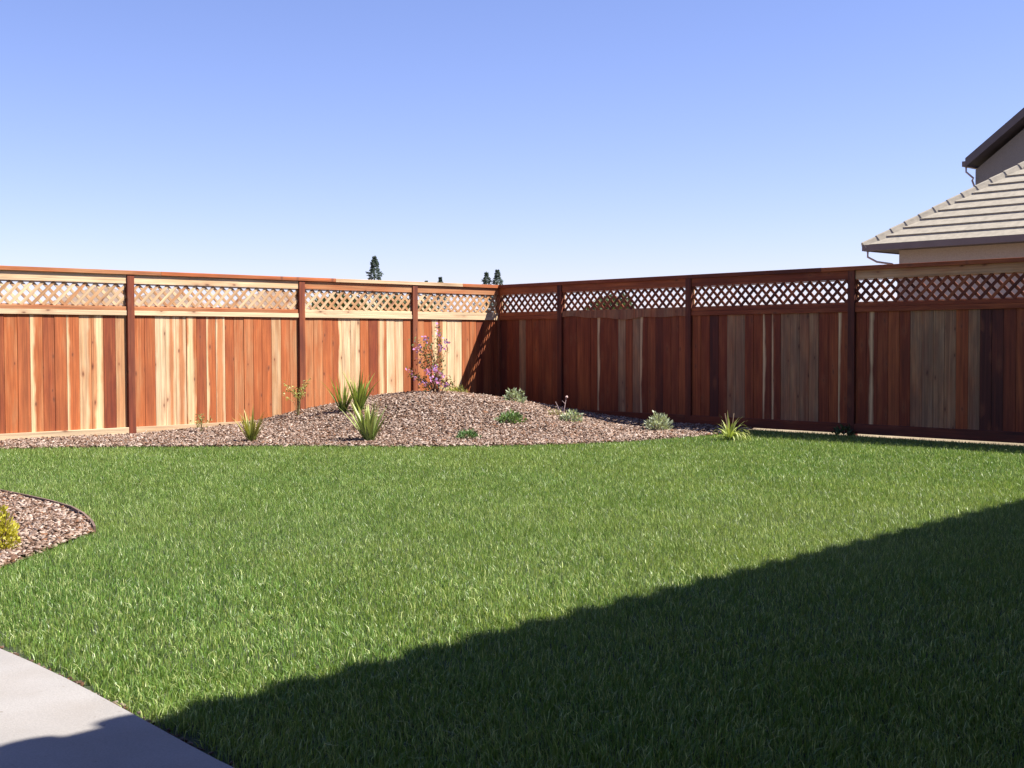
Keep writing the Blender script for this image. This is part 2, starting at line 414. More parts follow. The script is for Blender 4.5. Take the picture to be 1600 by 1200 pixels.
# ================================================================== fences
Z_CAP1, Z_CAP0 = 2.003, 1.950
Z_TR1, Z_TR0 = 1.956, 1.845
Z_MR1, Z_MR0 = 1.570, 1.462
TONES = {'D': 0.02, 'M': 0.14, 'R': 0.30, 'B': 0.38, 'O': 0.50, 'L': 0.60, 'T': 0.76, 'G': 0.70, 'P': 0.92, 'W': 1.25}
def tone_of(code, al=0.9):
    """code: tone letter, optional '<' '>' '=' for a pale streak left, right, middle"""
    t = TONES[code[0]] + random.uniform(-0.04, 0.04)
    g, b = 0.0, 0.5
    for ch in code[1:]:
        if ch == '<': g, b = random.uniform(0.15, 0.32), 0.0
        if ch == '>': g, b = random.uniform(0.15, 0.32), 1.0
        if ch == '=': g, b = random.uniform(0.15, 0.3), random.uniform(.35, .65)
    return (t, g, b, min(1, max(0, al+random.uniform(-.15, .1))))

def lattice(parent, x0, x1, z0, z1, tone_fn):
    """lattice panel: two crossed layers of slats cut to the frame, each slat a sub-part"""
    fr = MB()                     # thin stop strips that hold the lattice
    fr.box(((x0+x1)/2, -0.018, z0+0.006), (x1-x0, 0.016, 0.012)); fr.box(((x0+x1)/2, -0.018, z1-0.006), (x1-x0, 0.016, 0.012))
    fr.box((x0+0.006, -0.018, (z0+z1)/2), (0.012, 0.016, z1-z0-0.026)); fr.box((x1-0.006, -0.018, (z0+z1)/2), (0.012, 0.016, z1-z0-0.026))
    p = fr.build('lattice_panel', WOOD, parent); p.color = tone_of('T')
    sp, w = 0.127, 0.037; h = z1-z0
    hw = w/2*math.sqrt(2)
    off = random.uniform(0, sp)
    for sgn, y in ((-1, 0.006), (1, -0.0045)):
        s = x0 - h - sp + off
        while s < x1 + h + sp:
            # centre line runs from (s, z0) upwards at 45 degrees
            def X(z): return s + (z-z0 if sgn > 0 else (z1-z))
            za, zb = z0, z1
            if sgn > 0: za = max(z0, z0+(x0-s)); zb = min(z1, z0+(x1-s))
            else: za = max(z0, z1-(x1-s)); zb = min(z1, z1-(x0-s))
            if zb-za > 0.02:
                beam('slat', p, (X(za), y, za), (X(zb), y, zb), w, 0.009, WOOD, (0, 1, 0), tone_fn())
            s += sp

def bay(parent, sgn, ta, tb, codes, kick=(0.0, 0.11), kt=None, trail='P', toprail='P', wane=False, lat=None, nail=None):
    """one bay between post faces; ta<tb metres from the corner; local x = sgn*t.  codes run left to right as seen from the yard"""
    xa, xb = sorted((sgn*ta, sgn*tb))
    # seen from the yard (front = +y) the picture's left is +x
    n = len(codes); L = xb-xa; wid = [1+random.uniform(-.05, .05) for _ in range(n)]; tot = sum(wid)
    x = xb
    for c, wd in zip(codes, wid):
        w = L*wd/tot; gap = random.uniform(0.0006, 0.0035)
        top = Z_MR0+0.05 + random.uniform(-.004, .004)
        o = link_mesh('board', beam_mesh(0.14, 0.016, 1.48, WOOD), parent)
        o.location = (x-w/2, 0.002+random.uniform(-.003, .0025), top-1.48)
        o.scale = ((w-gap)/0.14, 1, 1)
        o.rotation_euler = (0, 0, random.uniform(-0.012, 0.012)); o.color = tone_of(c, 0.97) if sgn > 0 else tone_of(c, 0.2 if c[0] in 'TG' else 0.85)  # right fence: lower alpha puts shade into the board colour
        if sgn < 0: o.color[0] = max(0.0, o.color[0]-0.05)  # right-fence boards toned darker still, standing in for shade
        x -= w
    e = 0.001
    beam('top_rail', parent, (xa+e, 0.010, (Z_TR0+Z_TR1)/2), (xb-e, 0.010, (Z_TR0+Z_TR1)/2), Z_TR1-Z_TR0, 0.038, WOOD, (0, 1, 0), tone_of(toprail))
    if wane:      # a rail with a waney lower edge
        m = MB(); k = 26; zs = []
        for i in range(k+1):
            f = i/k; z = Z_MR0 + 0.055*max(0, f-0.45) + 0.012*math.sin(f*9.0)+0.010*math.sin(f*21+1)-0.012
            zs.append((xa+e+(xb-xa-2*e)*f, z))
        for i in range(k):
            (xa_, z0), (xb_, z1) = zs[i], zs[i+1]
            m.hexa([(xa_, -0.009, z0), (xb_, -0.009, z1), (xb_, 0.030, z1), (xa_, 0.030, z0),
                    (xa_, -0.009, Z_MR1), (xb_, -0.009, Z_MR1), (xb_, 0.030, Z_MR1), (xa_, 0.030, Z_MR1)])
        # drop the inner walls by building as a strip
        v = []; f = []
        for xx, z in zs: v += [(xx, -0.009, z), (xx, 0.030, z), (xx, 0.026, Z_MR1), (xx, -0.009, Z_MR1)]
        for i in range(k):
            b = i*4
            for q in range(4): f.append((b+q, b+(q+1) % 4, b+4+(q+1) % 4, b+4+q))
        f += [(0, 1, 2, 3), (k*4+3, k*4+2, k*4+1, k*4)]
        o = mesh_obj('middle_rail', v, f, WOOD, parent); o.color = tone_of(trail, 0.3)
    else:
        zm = Z_MR0+0.058
        beam('middle_rail', parent, (xa+e, 0.012, (Z_MR0+zm)/2), (xb-e, 0.012, (Z_MR0+zm)/2), zm-Z_MR0, 0.042, WOOD, (0, 1, 0), tone_of(trail))
        beam('lattice_stop', parent, (xa+e, 0.010, (zm+Z_MR1)/2+0.0005), (xb-e, 0.010, (zm+Z_MR1)/2+0.0005), Z_MR1-zm-0.001, 0.036, WOOD, (0, 1, 0), tone_of(nail or trail))
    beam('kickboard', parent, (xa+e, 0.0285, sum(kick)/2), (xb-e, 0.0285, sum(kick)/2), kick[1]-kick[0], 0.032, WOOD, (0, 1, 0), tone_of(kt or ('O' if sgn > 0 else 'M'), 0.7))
    lf = lat or (lambda: tone_of(random.choice('TTPPT')))
    lattice(parent, xa+e, xb-e, Z_MR1+0.001, Z_TR0-0.001, lf)

def post(parent, x, tone='R', z1=Z_CAP0+0.007):
    beam('post', parent, (x, 0, -0.25), (x, 0, z1), 0.092, 0.09, WOOD, (0, 1, 0), tone_of(tone, 0.6))
def cap(parent, xs, tones, y=0.0):
    for (a, b), t in zip(zip(xs[:-1], xs[1:]), tones):
        dz = random.uniform(-0.002, 0.002)
        beam('cap_board', parent, (a+0.0015, y, (Z_CAP0+Z_CAP1)/2+dz), (b-0.0015, y, (Z_CAP0+Z_CAP1)/2+dz), 0.112, Z_CAP1-Z_CAP0-0.004, WOOD, (0, 0, 1), tone_of(t))

# ---- left fence (local x = away from the corner towards the left of the picture, y = into the yard)
left = empty('wooden_fence', CORNER, math.atan2(-DL.y, -DL.x))
tag(left, 'sunlit redwood board fence with cream rails and lattice top, left of the corner', 'fence', 'redwood fences around the yard')
lp = [t_left(646.5), t_left(470), t_left(203)]
lp = [0.0] + lp + [lp[-1]+2.44, lp[-1]+4.88, lp[-1]+7.32]
for i, t in enumerate(lp): post(left, t, 'R' if i else 'B')
hp = 0.0465
seqD = ['L', 'O', 'O=', 'L=', 'P', 'P', 'O', 'O', 'R', 'B', 'R']
seqC = ['L', 'L', 'O', 'O<', 'P', 'P', 'O', 'R', 'L=', 'P', 'P>', 'O']
seqB = ['O', 'O', 'P', 'P=', 'P=', 'L=', 'B', 'O>', 'P=', 'B', 'L', 'L', 'O', 'O', 'T', 'O', 'L']
seqA = ['O', 'B', 'O', 'O', 'O', 'B', 'O', 'O', 'O>', 'B', 'O', 'O>', 'T<', 'L=', 'R', 'T']
seqX = ['O', 'R', 'T', 'O>', 'P', 'R', 'O', 'L', 'B', 'O<', 'T', 'R', 'O', 'P', 'R', 'O', 'T']
bay(left, 1, lp[0]+hp, lp[1]-hp, seqD, trail='W', toprail='L', nail='W')
bay(left, 1, lp[1]+hp, lp[2]-hp, seqC, trail='W', toprail='L', nail='W')
bay(left, 1, lp[2]+hp, lp[3]-hp, seqB, kt='P', trail='W', toprail='P', nail='L')
bay(left, 1, lp[3]+hp, lp[4]-hp, seqA, kt='W', trail='W', toprail='P', nail='L')
bay(left, 1, lp[4]+hp, lp[5]-hp, seqX)
bay(left, 1, lp[5]+hp, lp[6]-hp, seqX[::-1])
cap(left, [-0.056, t_left(720), t_left(522), t_left(250), lp[4], lp[6]+0.05], ['O', 'P', 'O', 'L', 'O'])
# ---- right fence (local x towards the corner: x = -t)
right = empty('wooden_fence', CORNER, math.atan2(DR.y, DR.x))
tag(right, 'shaded dark red-brown board fence with lattice top, right of the corner', 'fence', 'redwood fences around the yard')
rp = [t_right(877), t_right(1078), t_right(1332.5)]
rp = [0.0] + rp + [rp[-1]+2.44, rp[-1]+4.88, rp[-1]+7.32]
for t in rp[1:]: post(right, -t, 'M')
kr = (0.032, 0.150)
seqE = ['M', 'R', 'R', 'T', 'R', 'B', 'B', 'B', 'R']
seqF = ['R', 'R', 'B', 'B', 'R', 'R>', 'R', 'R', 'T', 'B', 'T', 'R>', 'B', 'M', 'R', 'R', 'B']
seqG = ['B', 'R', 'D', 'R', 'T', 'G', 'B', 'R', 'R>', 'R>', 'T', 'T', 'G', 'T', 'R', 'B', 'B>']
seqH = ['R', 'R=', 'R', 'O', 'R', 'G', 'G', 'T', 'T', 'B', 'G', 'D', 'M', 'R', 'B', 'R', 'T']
def rl(): return tone_of(random.choice('RMBB'), 0.55)  # dark slats: the right fence's shade put into their tone
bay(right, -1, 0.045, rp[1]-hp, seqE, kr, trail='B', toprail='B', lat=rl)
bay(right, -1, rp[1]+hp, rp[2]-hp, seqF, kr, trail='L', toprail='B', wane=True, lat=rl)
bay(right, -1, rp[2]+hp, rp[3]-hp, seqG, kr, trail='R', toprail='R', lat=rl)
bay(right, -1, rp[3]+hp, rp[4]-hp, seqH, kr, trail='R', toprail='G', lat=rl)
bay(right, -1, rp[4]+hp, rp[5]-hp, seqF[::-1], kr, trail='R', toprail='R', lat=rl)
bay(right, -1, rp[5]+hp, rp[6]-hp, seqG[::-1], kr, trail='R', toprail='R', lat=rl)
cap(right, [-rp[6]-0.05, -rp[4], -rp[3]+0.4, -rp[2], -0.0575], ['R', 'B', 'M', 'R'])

# ================================================================== neighbour's house behind the right fence
UA = -DR                               # to the right along the fence
def Q(u, d, z): v = UA*u + NR*d; return Vector((v.x, v.y, z))
def ud(p): return p.dot(UA), p.dot(NR)
PIT = 0.71
nh = None
ec = on_plane(1353, 383.5, NR, 21.5); u0, d0 = ud(ec); ze = ec.z
nh = empty('neighbour_house', Q(u0+5, d0+4, 0))
tag(nh, 'grey-brown stucco house with pale tiled hip roof rising behind the right fence', 'house')
def local(o):            # keep world placement under the house empty
    for c in o: c.matrix_parent_inverse = nh.matrix_world.inverted() if False else Matrix.Translation(-nh.location)
OV = 0.45; WID = 9.0; LEN = 12.0; RUN = 4.2
# lower walls
m = MB(); wu0, wd0 = u0+OV, d0+OV
def prism_box(mb, u_a, u_b, d_a, d_b, z_a, z_b):
    mb.hexa([Q(u_a, d_a, z_a), Q(u_b, d_a, z_a), Q(u_b, d_b, z_a), Q(u_a, d_b, z_a), Q(u_a, d_a, z_b), Q(u_b, d_a, z_b), Q(u_b, d_b, z_b), Q(u_a, d_b, z_b)])
prism_box(m, wu0, u0+LEN-OV, wd0, d0+2*RUN-OV, -0.1, ze-0.02)
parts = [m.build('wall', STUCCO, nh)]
# roof: base sheets, then stepped courses on the front plane, hip caps
cs = 1/math.sqrt(1+PIT*PIT); sn = PIT*cs
def RF(u, run, lift=0.0): return Q(u, d0+run - lift*sn, ze+run*PIT + lift*cs)
m = MB(); RU = u0+LEN
m.quad(RF(u0, 0), RF(RU, 0), RF(RU-RUN, RUN), RF(u0+RUN, RUN))
m.tri(Q(u0, d0, ze), Q(u0+RUN, d0+RUN, ze+RUN*PIT), Q(u0, d0+2*RUN, ze))
m.tri(Q(RU, d0, ze), Q(RU, d0+2*RUN, ze), Q(RU-RUN, d0+RUN, ze+RUN*PIT))
m.quad(Q(RU, d0+2*RUN, ze), Q(u0, d0+2*RUN, ze), Q(u0+RUN, d0+RUN, ze+RUN*PIT), Q(RU-RUN, d0+RUN, ze+RUN*PIT))
m.quad(Q(u0, d0, ze-0.01), Q(u0, d0+2*RUN, ze-0.01), Q(RU, d0+2*RUN, ze-0.01), Q(RU, d0, ze-0.01))
roof = m.build('roof', TILE, nh); parts.append(roof)
sub = []
EXP = 0.262*cs if False else 0.228
k = 0; r0 = -0.03
while r0 < RUN-0.1:
    r1 = min(r0+EXP+0.02, RUN)
    ua, ub = u0+max(r0, 0)+0.02, u0+r1+0.02
    ra, rb = RU-max(r0, 0)-0.02, RU-r1-0.02
    mm = MB(); T0, T1 = 0.042, 0.010
    mm.hexa([RF(ua, r0, 0.004), RF(ra, r0, 0.004), RF(rb, r1, 0.002), RF(ub, r1, 0.002),
             RF(ua, r0, T0), RF(ra, r0, T0), RF(rb, r1, T1), RF(ub, r1, T1)])
    sub.append(mm.build('tile_course', TILE, roof)); r0 += EXP; k += 1
# hip caps
hd = (UA+NR+Vector((0, 0, PIT))); step = 0.19
q = -0.05
capv = None
while q < RUN-0.2:
    p0 = Q(u0+q, d0+q, ze+q*PIT+0.060); p1 = Q(u0+q+step+0.02, d0+q+step+0.02, ze+(q+step+0.02)*PIT+0.045)
    dirv = (p1-p0).normalized(); side = (UA-NR).normalized(); up = side.cross(dirv); up = up if up.z > 0 else -up
    mm = MB(); v = []
    for p, s_ in ((p0, 1.0), (p1, 0.93)):
        for (a, b) in ((-0.14, -0.09), (-0.07, 0.015), (0, 0.035), (0.07, 0.015), (0.14, -0.09), (0.11, -0.10), (-0.11, -0.10)):
            v.append(p+side*a*s_+up*b)
    f = [tuple(range(7))[::-1], tuple(range(7, 14))]+[(i, (i+1) % 7, 7+(i+1) % 7, 7+i) for i in range(7)]
    sub.append(mesh_obj('hip_cap_tile', v, f, TILE, roof)); q += step
# fascia/gutter along the eaves
m = MB(); GH = 0.115
prism_box(m, u0-0.02, RU+0.1, d0-0.11, d0-0.002, ze-GH, ze+0.0)
parts.append(m.build('gutter', GUTTER, nh))
m = MB(); prism_box(m, u0-0.04, u0-0.002, d0+0.002, d0+2*RUN, ze-GH, ze+0.0); parts.append(m.build('gutter', GUTTER, nh))
m = MB(); prism_box(m, u0+0.002, RU, d0+0.002, d0+2*RUN-0.01, ze-0.10, ze-0.03); parts.append(m.build('soffit', FASCIA, nh))
m = MB()
m.tube([Q(u0-0.05, d0+0.15, ze-GH+0.02), Q(u0-0.05, d0+0.15, ze-GH-0.10), Q(u0+0.12, d0+0.2, ze-GH-0.20), Q(wu0-0.06, d0+0.3, ze-GH-0.25),
        Q(wu0-0.05, d0+OV+0.06, ze-GH-0.35), Q(wu0-0.05, d0+OV+0.06, 0.1)], 0.02, 8)
parts.append(m.build('downspout', PIPE, nh, True))
# upper storey
DU = 29.5
uc = on_plane(1524, 290, NR, DU); uu, _ = ud(uc)
ue = on_plane(1509, 251, NR, DU-0.35); ueu, ued = ud(ue); zu = ue.z
m = MB(); GW = 9.0
off = (uu-ueu)
zt = zu+off*PIT
m.v += [Q(uu, DU, 0), Q(uu+GW, DU, 0), Q(uu+GW, DU, zt-0.26), Q(uu+GW/2, DU, zt-0.26+GW/2*PIT), Q(uu, DU, zt-0.26),
        Q(uu, DU+9, 0), Q(uu+GW, DU+9, 0), Q(uu+GW, DU+9, zt-0.26), Q(uu+GW/2, DU+9, zt-0.26+GW/2*PIT), Q(uu, DU+9, zt-0.26)]
m.f += [(0,1,2,3,4), (9,8,7,6,5), (0,4,9,5), (1,6,7,2)]
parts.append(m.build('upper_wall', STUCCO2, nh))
def gable_slab(mb, side, th, ext, dd0, dd1, low):
    """sloping slab from the eave to the ridge"""
    mid = uu+GW/2
    ua = ueu if side < 0 else 2*mid-ueu
    a = [Q(ua, dd0, zu-low), Q(mid, dd0, zu+abs(mid-ua)*PIT-low), Q(mid, dd1, zu+abs(mid-ua)*PIT-low), Q(ua, dd1, zu-low)]
    mb.hexa(a+[p+Vector((0, 0, th)) for p in a])
m = MB(); gable_slab(m, -1, 0.06, 0, ued, DU+9.3, 0.0); gable_slab(m, 1, 0.06, 0, ued, DU+9.3, 0.0)
parts.append(m.build('upper_roof', TILEDARK, nh))
m = MB(); gable_slab(m, -1, 0.215, 0, ued-0.03, ued+0.02, 0.155); gable_slab(m, 1, 0.215, 0, ued-0.03, ued+0.02, 0.155)
parts.append(m.build('rake_board', FASCIA, nh))
m = MB(); gable_slab(m, -1, 0.05, 0, ued+0.022, DU+9.2, 0.09); gable_slab(m, 1, 0.05, 0, ued+0.022, DU+9.2, 0.09)
parts.append(m.build('upper_soffit', FASCIA, nh))
m = MB(); prism_box(m, ueu-0.10, ueu-0.003, ued, DU+9.2, zu-0.14, zu-0.01); parts.append(m.build('gutter', GUTTER, nh))
m = MB(); m.tube([Q(ueu-0.05, ued+0.12, zu-0.12), Q(ueu-0.05, ued+0.12, zu-0.26), Q(ueu+0.1, ued+0.2, zu-0.42), Q(uu-0.06, ued+0.3, zu-0.46), Q(uu-0.05, DU+0.05, zu-0.6), Q(uu-0.05, DU+0.05, 2.6)], 0.024, 8)
parts.append(m.build('downspout', PIPE, nh, True))
for o in parts: o.matrix_parent_inverse = Matrix.Translation(-nh.location)

# ================================================================== the house behind the camera whose eave shades the lawn
sh_px = [(340, 1082), (640, 1015), (900, 941), (1100, 896), (1300, 850), (1450, 811), (1600, 775)]
shp = [ground(x, y, 0.05) for x, y in sh_px]
mx = sum(p.x for p in shp)/len(shp); my = sum(p.y for p in shp)/len(shp)
an = 0.5*math.atan2(2*sum((p.x-mx)*(p.y-my) for p in shp), sum((p.x-mx)**2-(p.y-my)**2 for p in shp))
EU = Vector((math.cos(an), math.sin(an), 0)); EV = Vector((-EU.y, EU.x, 0))      # along the eave / out into the yard
EH = 3.03
tt = (EH-0.05)/(-SUN_T.z)
e0 = Vector((mx, my, 0)) - Vector((SUN_T.x, SUN_T.y, 0))*tt; ev = e0.dot(EV)
def HP(u, v, z): w = EU*u+EV*v; return Vector((w.x, w.y, z))
hs = empty('house', HP(2, ev-6, 0))
tag(hs, 'tan stucco house with covered patio behind the camera, its eave shading the lawn', 'house')
def hbox(name, mat, ua, ub, va, vb, za, zb, tilt=0.0):
    m = MB(); a = [HP(ua, va, za+tilt), HP(ub, va, za+tilt), HP(ub, vb, za), HP(ua, vb, za)]
    m.hexa(a+[p+Vector((0, 0, zb-za)) for p in a]); o = m.build(name, mat, hs)
    o.matrix_parent_inverse = Matrix.Translation(-hs.location); return o
hbox('patio_roof', TILEDARK, -5, 14, ev-4.5, ev-0.05, EH-0.16, EH-0.02, 0.55)
hbox('fascia', FASCIA, -5, 14, ev-0.046, ev, EH-0.24, EH)
hbox('wall', CREAM, -5, 14, ev-10, ev-4.4, -0.1, 5.6)
hbox('roof', TILEDARK, -5.6, 14.6, ev-10.6, ev-3.9, 5.602, 5.8, 0.0)
# barrel tiles along the eave: their round ends give the shadow its scalloped edge
bt = MB(); K = 9
for yy in (-0.40, 0.03):
    for k in range(K+1):
        a = math.pi*k/K; bt.v.append(Vector((0.092*math.cos(a), yy, 0.056*math.sin(a)-0.012)))
bt.f += [tuple(range(K+1)), tuple(range(K+1, 2*K+2))[::-1]] + [(k+1, k, K+1+k, K+2+k) for k in range(K)] + [(0, K, 2*K+1, K+1)]
bme = None
for k in range(60):
    u = -4.85+k*0.30
    if bme is None: o = bt.build('barrel_tile', TILEDARK, hs); bme = o.data
    else: o = link_mesh('barrel_tile', bme, hs)
    o.location = HP(u, ev, EH) - hs.location; o.rotation_euler = (-0.12, 0, math.atan2(EU.y, EU.x)+random.uniform(-.03, .03))
for u in (-3.2, 7.6, 12.5): hbox('post', FASCIA, u, u+0.15, ev-0.28, ev-0.13, 0.0, EH-0.165)
for u in (0.5, 5.0): hbox('window', GLASS, u, u+1.8, ev-4.396, ev-4.36, 0.9, 2.1)

# ================================================================== edging of the small bed
ed = [ground(x, y, 0.03) for x, y in [(-250, 720), (-120, 744), (0, 768), (40, 776), (80, 785), (112, 794.5), (130, 804.5), (143, 817), (148, 826)]]
v = []; f = []
for i, p in enumerate(ed):
    d = (ed[min(i+1, len(ed)-1)]-ed[max(i-1, 0)]); d.z = 0; d.normalize(); nn = Vector((-d.y, d.x, 0))
    for s_, z in ((-0.007, -0.06), (-0.007, 0.046), (0.007, 0.046), (0.007, -0.06)): v.append(Vector((p.x, p.y, z))+nn*s_)
for i in range(len(ed)-1):
    b = i*4
    for q in range(4): f.append((b+q, b+4+q, b+4+(q+1) % 4, b+(q+1) % 4))
f += [(0, 1, 2, 3), ((len(ed)-1)*4+3, (len(ed)-1)*4+2, (len(ed)-1)*4+1, (len(ed)-1)*4)]
tag(mesh_obj('edging_board', v, f, EDGING_M), 'thin brown bender board edging the small bark bed at left', 'edging')

# ================================================================== far things above and behind the fence
def leaf_arrays(P, Dv, L, Wd, col, bend=0.0):
    """pointed leaf quads: P base, Dv direction, L length, Wd width"""
    n = len(P); up = np.tile(np.array([0, 0, 1.0]), (n, 1)); r = rng.normal(size=(n, 3))
    s = np.cross(Dv, r); s /= np.linalg.norm(s, axis=1, keepdims=True)+1e-9
    mid = P+Dv*L[:, None]*0.5 + up*bend*L[:, None]; tip = P+Dv*L[:, None]
    V = np.stack([P, mid+s*Wd[:, None]/2, tip, mid-s*Wd[:, None]/2], 1).reshape(-1, 3)
    b = np.arange(n)*4; T = np.concatenate([np.stack([b, b+1, b+2], 1), np.stack([b, b+2, b+3], 1)])
    return V, T, np.repeat(np.concatenate([col, np.ones((n, 1))], 1), 4, 0)
def child_np(name, V, T, col, mat, parent):
    o = np_mesh(name, V - np.array(parent.location), T, mat, col); o.parent = parent; return o

def conifer(px, ytop, Y, slope, label, seed):
    top = px_at(px, ytop, Y); H = top.z
    t = empty('conifer_tree', (top.x, top.y, -0.06)); tag(t, label, 'tree', 'far conifers')
    mb = MB(); mb.tube([(0, 0, -0.1), (0, 0, H*0.5), (0, 0, H)], [H*0.02, H*0.012, 0.02], 7); mb.build('trunk', TRUNK, t)
    n = 5000; f = rng.random(n)**1.4; z = H*(1-f*0.86)
    z = z - (z % (H*0.028))*0.5
    rad = (H-z)*slope*(0.85+0.3*np.sin(z*7.1+seed))+0.01; a = rng.random(n)*6.283; a = a+0.35*np.sin(3*a+z)
    rr = rad*np.sqrt(rng.random(n))
    P = np.stack([np.cos(a)*rr, np.sin(a)*rr, z-rr*0.25], 1)
    Dv = np.stack([np.cos(a), np.sin(a), -0.25+0.5*rng.normal(size=n)], 1)+rng.normal(size=(n, 3))*0.3; Dv /= np.linalg.norm(Dv, axis=1, keepdims=True)
    L = H*0.018*(0.6+rng.random(n)); c = np.array([0.085, 0.115, 0.105])*(0.6+0.9*rng.random((n, 1)))
    V, T, C = leaf_arrays(P, Dv, L, L*0.55, c)
    o = np_mesh('crown', V, T, LEAF, C); o.parent = t
conifer(585, 399, 120, 0.42, 'tall dark conifer standing alone above the left fence', 1.0)
conifer(760, 424.5, 150, 0.46, 'left one of two paired conifers beside the fence corner', 2.0)
conifer(777, 420.5, 150, 0.44, 'right one of two paired conifers beside the fence corner', 3.0)
conifer(688, 432, 190, 0.32, 'small distant conifer tip showing above the left fence', 4.0)
conifer(666, 438, 210, 0.32, 'tiniest conifer tip barely above the left fence cap', 5.0)

def far_house(pxa, pxb, ytop, Y, label):
    a = px_at(pxa, ytop, Y); b = px_at(pxb, ytop, Y); H = a.z; cx = (a.x+b.x)/2; w = abs(b.x-a.x)/2
    h = empty('distant_house', (cx, Y, -0.06)); tag(h, label, 'house', 'houses far beyond the fence')
    ridge = w*0.35; ez = H-1.9; dep = 5.0
    mb = MB(); mb.box((0, 0, ez/2), (2*w+3.0, 2*dep-0.6, ez)); mb.build('wall', STUCCO, h)
    ex = w+2.0; mb = MB()
    A, B, C_, D_ = (-ex, -dep-.2, ez), (ex, -dep-.2, ez), (ex, dep+.2, ez), (-ex, dep+.2, ez); r0, r1 = (-ridge, 0, H), (ridge, 0, H)
    mb.quad(A, B, r1, r0); mb.quad(C_, D_, r0, r1); mb.tri(B, C_, r1); mb.tri(D_, A, r0); mb.quad(A, D_, C_, B)
    mb.build('roof', TILEDARK, h)
    mb = MB(); mb.box((ridge*.5, 0.4, H+0.1), (0.6, 0.6, 1.0)) if False else mb.box((0, -dep+0.28, ez*0.5), (1.8, 0.1, 1.2)); mb.build('window', GLASS, h)
far_house(118, 200, 447, 80, 'brown tiled roof seen through the lattice left of the leftmost post')
far_house(222, 300, 451, 84, 'brown tiled roof seen through the lattice right of the leftmost post')
far_house(385, 470, 453, 95, 'brown tiled roof seen through the lattice left of the second post')
def far_tree(px, ytop, Y, w, label):
    top = px_at(px, ytop, Y); H = top.z
    t = empty('distant_tree', (top.x, Y, -0.06)); tag(t, label, 'tree', 'round trees far beyond the fence')
    mb = MB(); mb.tube([(0, 0, -.1), (0.05, 0, H*0.45), (0, 0, H*0.75)], [0.16, 0.11, 0.05], 7)
    for k in range(5):
        a = k*1.26; mb.tube([(0.03, 0, H*0.42), (math.cos(a)*w*0.5, math.sin(a)*w*0.5, H*0.7)], [0.07, 0.03], 5)
    mb.build('trunk', TRUNK, t)
    n = 4500; d = rng.normal(size=(n, 3)); d /= np.linalg.norm(d, axis=1, keepdims=True)
    lump = 1+0.22*np.sin(5*d[:, 0]+px)*np.sin(4*d[:, 1]+1)+0.15*np.sin(9*d[:, 2]+px)
    r = (0.55+0.45*rng.random(n))*lump
    P = d*r[:, None]*np.array([w, w, H*0.36])+np.array([0, 0, H*0.62])
    Dv = d+rng.normal(size=(n, 3))*0.7; Dv /= np.linalg.norm(Dv, axis=1, keepdims=True)
    L = 0.16+0.2*rng.random(n); c = np.array([0.07, 0.095, 0.04])*(0.6+0.8*rng.random((n, 1)))
    V, T, C = leaf_arrays(P, Dv, L, L*0.6, c); o = np_mesh('crown', V, T, LEAF, C); o.parent = t
far_tree(530, 456, 60, 1.4, 'round distant tree behind the lattice below the tall lone conifer')
far_tree(620, 460, 75, 2.2, 'round distant tree behind the lattice left of the third post')
far_tree(955, 466, 70, 1.7, 'round distant tree behind the shaded lattice nearest the corner')

# ================================================================== plants
def curve_blades(n, L, W, spread, col, colv=0.25, droop=0.6, seg=6, base_r=0.03, tipcol=None, tall=0.3):
    """strap leaves rising from one base and arching outwards"""
    Vs = []; Ts = []; Cs = []; off = 0
    for i in range(n):
        a = random.uniform(0, 6.283); l = L*random.uniform(1-tall*1.3, 1.0); lean = spread*random.random()**0.7; w = W*random.uniform(0.7, 1.1)
        d = np.array([math.cos(a), math.sin(a)]); sd = np.array([-d[1], d[0], 0]); p = np.array([d[0]*base_r*random.random(), d[1]*base_r*random.random(), -0.02])
        th = lean*0.5; br = random.uniform(1-colv, 1+colv)
        for k in range(seg+1):
            f = k/seg; ww = w*(0.65+0.5*f if f < 0.45 else (1-f)/0.55*0.875+0.02)
            tw = sd*ww/2
            Vs += [p-tw, p+tw*0.0+np.array([d[0], d[1], 0])*ww*0.12, p+tw]
            cc = np.array(col)*br
            if tipcol is not None: cc = cc*(1-f)+np.array(tipcol)*br*f
            Cs += [np.append(cc, 1)]*3
            st = l/seg; p = p+np.array([d[0]*math.sin(th), d[1]*math.sin(th), math.cos(th)])*st
            th += lean*droop/seg*(0.4+1.6*f)
        for k in range(seg):
            b = off+k*3
            for q in (0, 1): Ts += [(b+q, b+q+1, b+q+4), (b+q, b+q+4, b+q+3)]
        off += 3*(seg+1)
    return np.array(Vs), np.array(Ts), np.array(Cs)
def dome(n, rx, h, leaf, col, colv=0.35, ratio=0.4, upness=0.5):
    d = rng.normal(size=(n, 3)); d[:, 2] = np.abs(d[:, 2]); d /= np.linalg.norm(d, axis=1, keepdims=True)
    lump = 1+0.2*np.sin(6*d[:, 0]+rx*90)*np.sin(5*d[:, 1]+h*70)
    r = (0.45+0.55*rng.random(n)**0.6)*lump; P = d*r[:, None]*np.array([rx, rx, h])
    Dv = d+rng.normal(size=(n, 3))*0.6+np.array([0, 0, upness]); Dv /= np.linalg.norm(Dv, axis=1, keepdims=True)
    L = leaf*(0.6+0.8*rng.random(n)); c = np.array(col)*(1-colv+2*colv*rng.random((n, 1)))
    return leaf_arrays(P, Dv, L, L*ratio, c)
